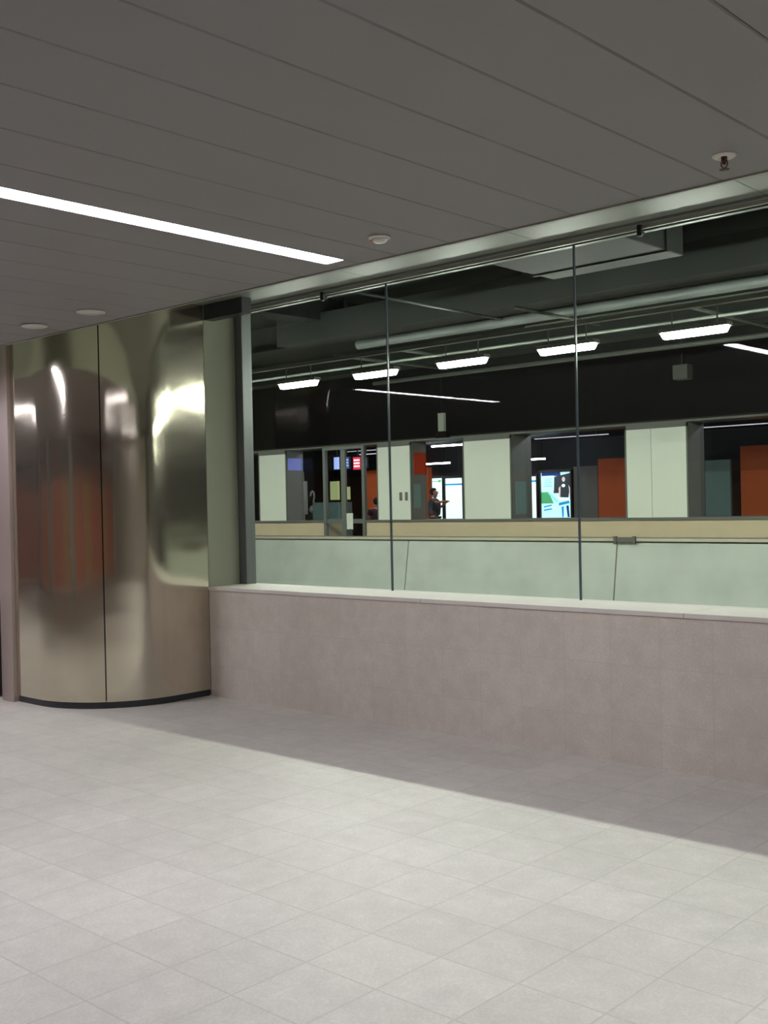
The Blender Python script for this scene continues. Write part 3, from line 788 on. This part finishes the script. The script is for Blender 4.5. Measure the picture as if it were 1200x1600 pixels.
def person(label, loc, shirt, arms, scale=1.0, rotz=0.0):
    """Standing figure facing +x; arms are lists of (x, y, z) shoulder, elbow, wrist, hand."""
    t = thing('person', label, 'person', loc)
    t.rotation_euler.z = rotz
    t.scale = (scale,) * 3
    V = [(0, 0, 0.93), (0.0, 0, 1.08), (0.01, 0, 1.25), (0.0, 0, 1.40), (0.01, 0, 1.47), (0.03, 0, 1.56), (0.035, 0, 1.64), (0.03, 0, 1.70),
         (0, 0.09, 0.88), (0.02, 0.10, 0.48), (0, 0.10, 0.08), (0.12, 0.11, 0.035),
         (0, -0.09, 0.88), (0.03, -0.10, 0.48), (0, -0.10, 0.08), (0.12, -0.11, 0.035)]
    R = [(0.15, 0.12), (0.14, 0.11), (0.16, 0.12), (0.13, 0.10), 0.055, 0.08, 0.095, 0.07,
         0.085, 0.06, 0.042, 0.035, 0.085, 0.06, 0.042, 0.035]
    E = [(0, 1), (1, 2), (2, 3), (3, 4), (4, 5), (5, 6), (6, 7), (0, 8), (8, 9), (9, 10), (10, 11), (0, 12), (12, 13), (13, 14), (14, 15)]
    for arm in arms:
        prev = 3
        for p, r in zip(arm, (0.06, 0.042, 0.03, 0.026)):
            V.append(p); R.append(r); E.append((prev, len(V) - 1)); prev = len(V) - 1
        h = Vector(arm[-1])
        d = (h - Vector(arm[-2])).normalized()
        for k in range(4):
            y = (k - 1.5) * 0.02
            V.append(tuple(h + Vector((0, y, 0)) + d * 0.04)); R.append(0.010); E.append((prev, len(V) - 1))
            V.append(tuple(h + Vector((0, y * 1.1, -0.015)) + d * (0.075 + 0.01 * (1.5 - abs(k - 1.5))))); R.append(0.009); E.append((len(V) - 2, len(V) - 1))
        V.append(tuple(h + Vector((0, 0.035, 0.02)))); R.append(0.010); E.append((prev, len(V) - 1))
    skinned('body', 'skin', t, V, E, R)
    # clothing a little outside the body
    skinned('shirt', shirt, t, [(0, 0, 0.92), (0, 0, 1.08), (0.01, 0, 1.27), (0.0, 0, 1.42)] + [a[0] for a in arms] + [tuple((Vector(a[0]) * 0.3 + Vector(a[1]) * 0.7)) for a in arms],
            [(0, 1), (1, 2), (2, 3)] + [(3, 4 + i) for i in range(len(arms))] + [(4 + i, 4 + len(arms) + i) for i in range(len(arms))],
            [(0.205, 0.175), (0.20, 0.17), (0.215, 0.18), (0.16, 0.13)] + [0.09] * len(arms) + [0.075] * len(arms))
    skinned('trousers', 'trousers' if shirt != 'coat' else 'coat', t,
            [(0, 0, 0.95), (0, 0.09, 0.86), (0.02, 0.10, 0.48), (0, 0.10, 0.12), (0, -0.09, 0.86), (0.03, -0.10, 0.48), (0, -0.10, 0.12)],
            [(0, 1), (1, 2), (2, 3), (0, 4), (4, 5), (5, 6)], [(0.165, 0.135), 0.105, 0.078, 0.06, 0.105, 0.078, 0.06])
    bm = bmesh.new()
    bmesh.ops.create_uvsphere(bm, u_segments=18, v_segments=12, radius=0.115, matrix=Matrix.Translation((-0.01, 0, 1.665)) @ Matrix.Diagonal((1.02, 0.92, 1.0, 1)))
    bmesh.ops.delete(bm, geom=[v for v in bm.verts if v.co.x > 0.055 and v.co.z < 1.70], context='VERTS')
    obj('hair', bm, 'hair', t, smooth=True)
    for s in (-1, 1):
        bm = bmesh.new()
        bmesh.ops.create_uvsphere(bm, u_segments=8, v_segments=6, radius=0.011, matrix=Matrix.Translation((0.118, s * 0.035, 1.655)))
        obj('eye', bm, 'hair', t, smooth=True)
    bm = bmesh.new(); bmesh.ops.create_cone(bm, segments=8, radius1=0.018, radius2=0.006, depth=0.04, cap_ends=True, matrix=Matrix.Translation((0.130, 0, 1.625)) @ Matrix.Rotation(math.radians(20), 4, 'Y'))
    obj('nose', bm, 'skin', t, smooth=True)
    boxes('mouth', 'red', t, (0.105, 0.122, -0.022, 0.022, 1.578, 1.588))
    for s in (-1, 1):
        bm = bmesh.new(); bmesh.ops.create_uvsphere(bm, u_segments=8, v_segments=6, radius=0.02, matrix=Matrix.Translation((0.02, s * 0.10, 1.64)) @ Matrix.Diagonal((0.8, 0.5, 1.4, 1)))
        obj('ear', bm, 'skin', t, smooth=True)
    return t
person('person with black hair and slate shirt, arm stretched out before the lit lightbox', (-21.38, 25.5, 0.25), 'shirt',
       [[(0.0, 0.19, 1.40), (0.12, 0.24, 1.20), (0.30, 0.16, 1.33), (0.36, 0.13, 1.35)],
        [(0.0, -0.19, 1.40), (0.18, -0.22, 1.34), (0.38, -0.12, 1.38), (0.44, -0.10, 1.38)]], scale=1.03, rotz=math.radians(20))
t = thing('black_bag', 'black strap bag hanging at the side of the person in the slate shirt', 'bag', (-21.17, 25.24, 1.42))
bm = bmesh.new(); prism(bm, [(-0.05, 0.0), (0.14, -0.10), (0.17, -0.02), (0.0, 0.22), (-0.03, 0.20)], 'Y', -0.03, 0.03); obj('bag_body', bm, 'black', t)
person('person in a dark purple coat right behind the glass door', (-22.75, 24.4, 0.05), 'coat',
       [[(0.0, 0.19, 1.40), (0.10, 0.22, 1.15), (0.22, 0.12, 1.10), (0.28, 0.10, 1.10)],
        [(0.0, -0.19, 1.40), (0.02, -0.24, 1.12), (0.10, -0.20, 0.90), (0.12, -0.19, 0.85)]], scale=1.0, rotz=math.radians(150))
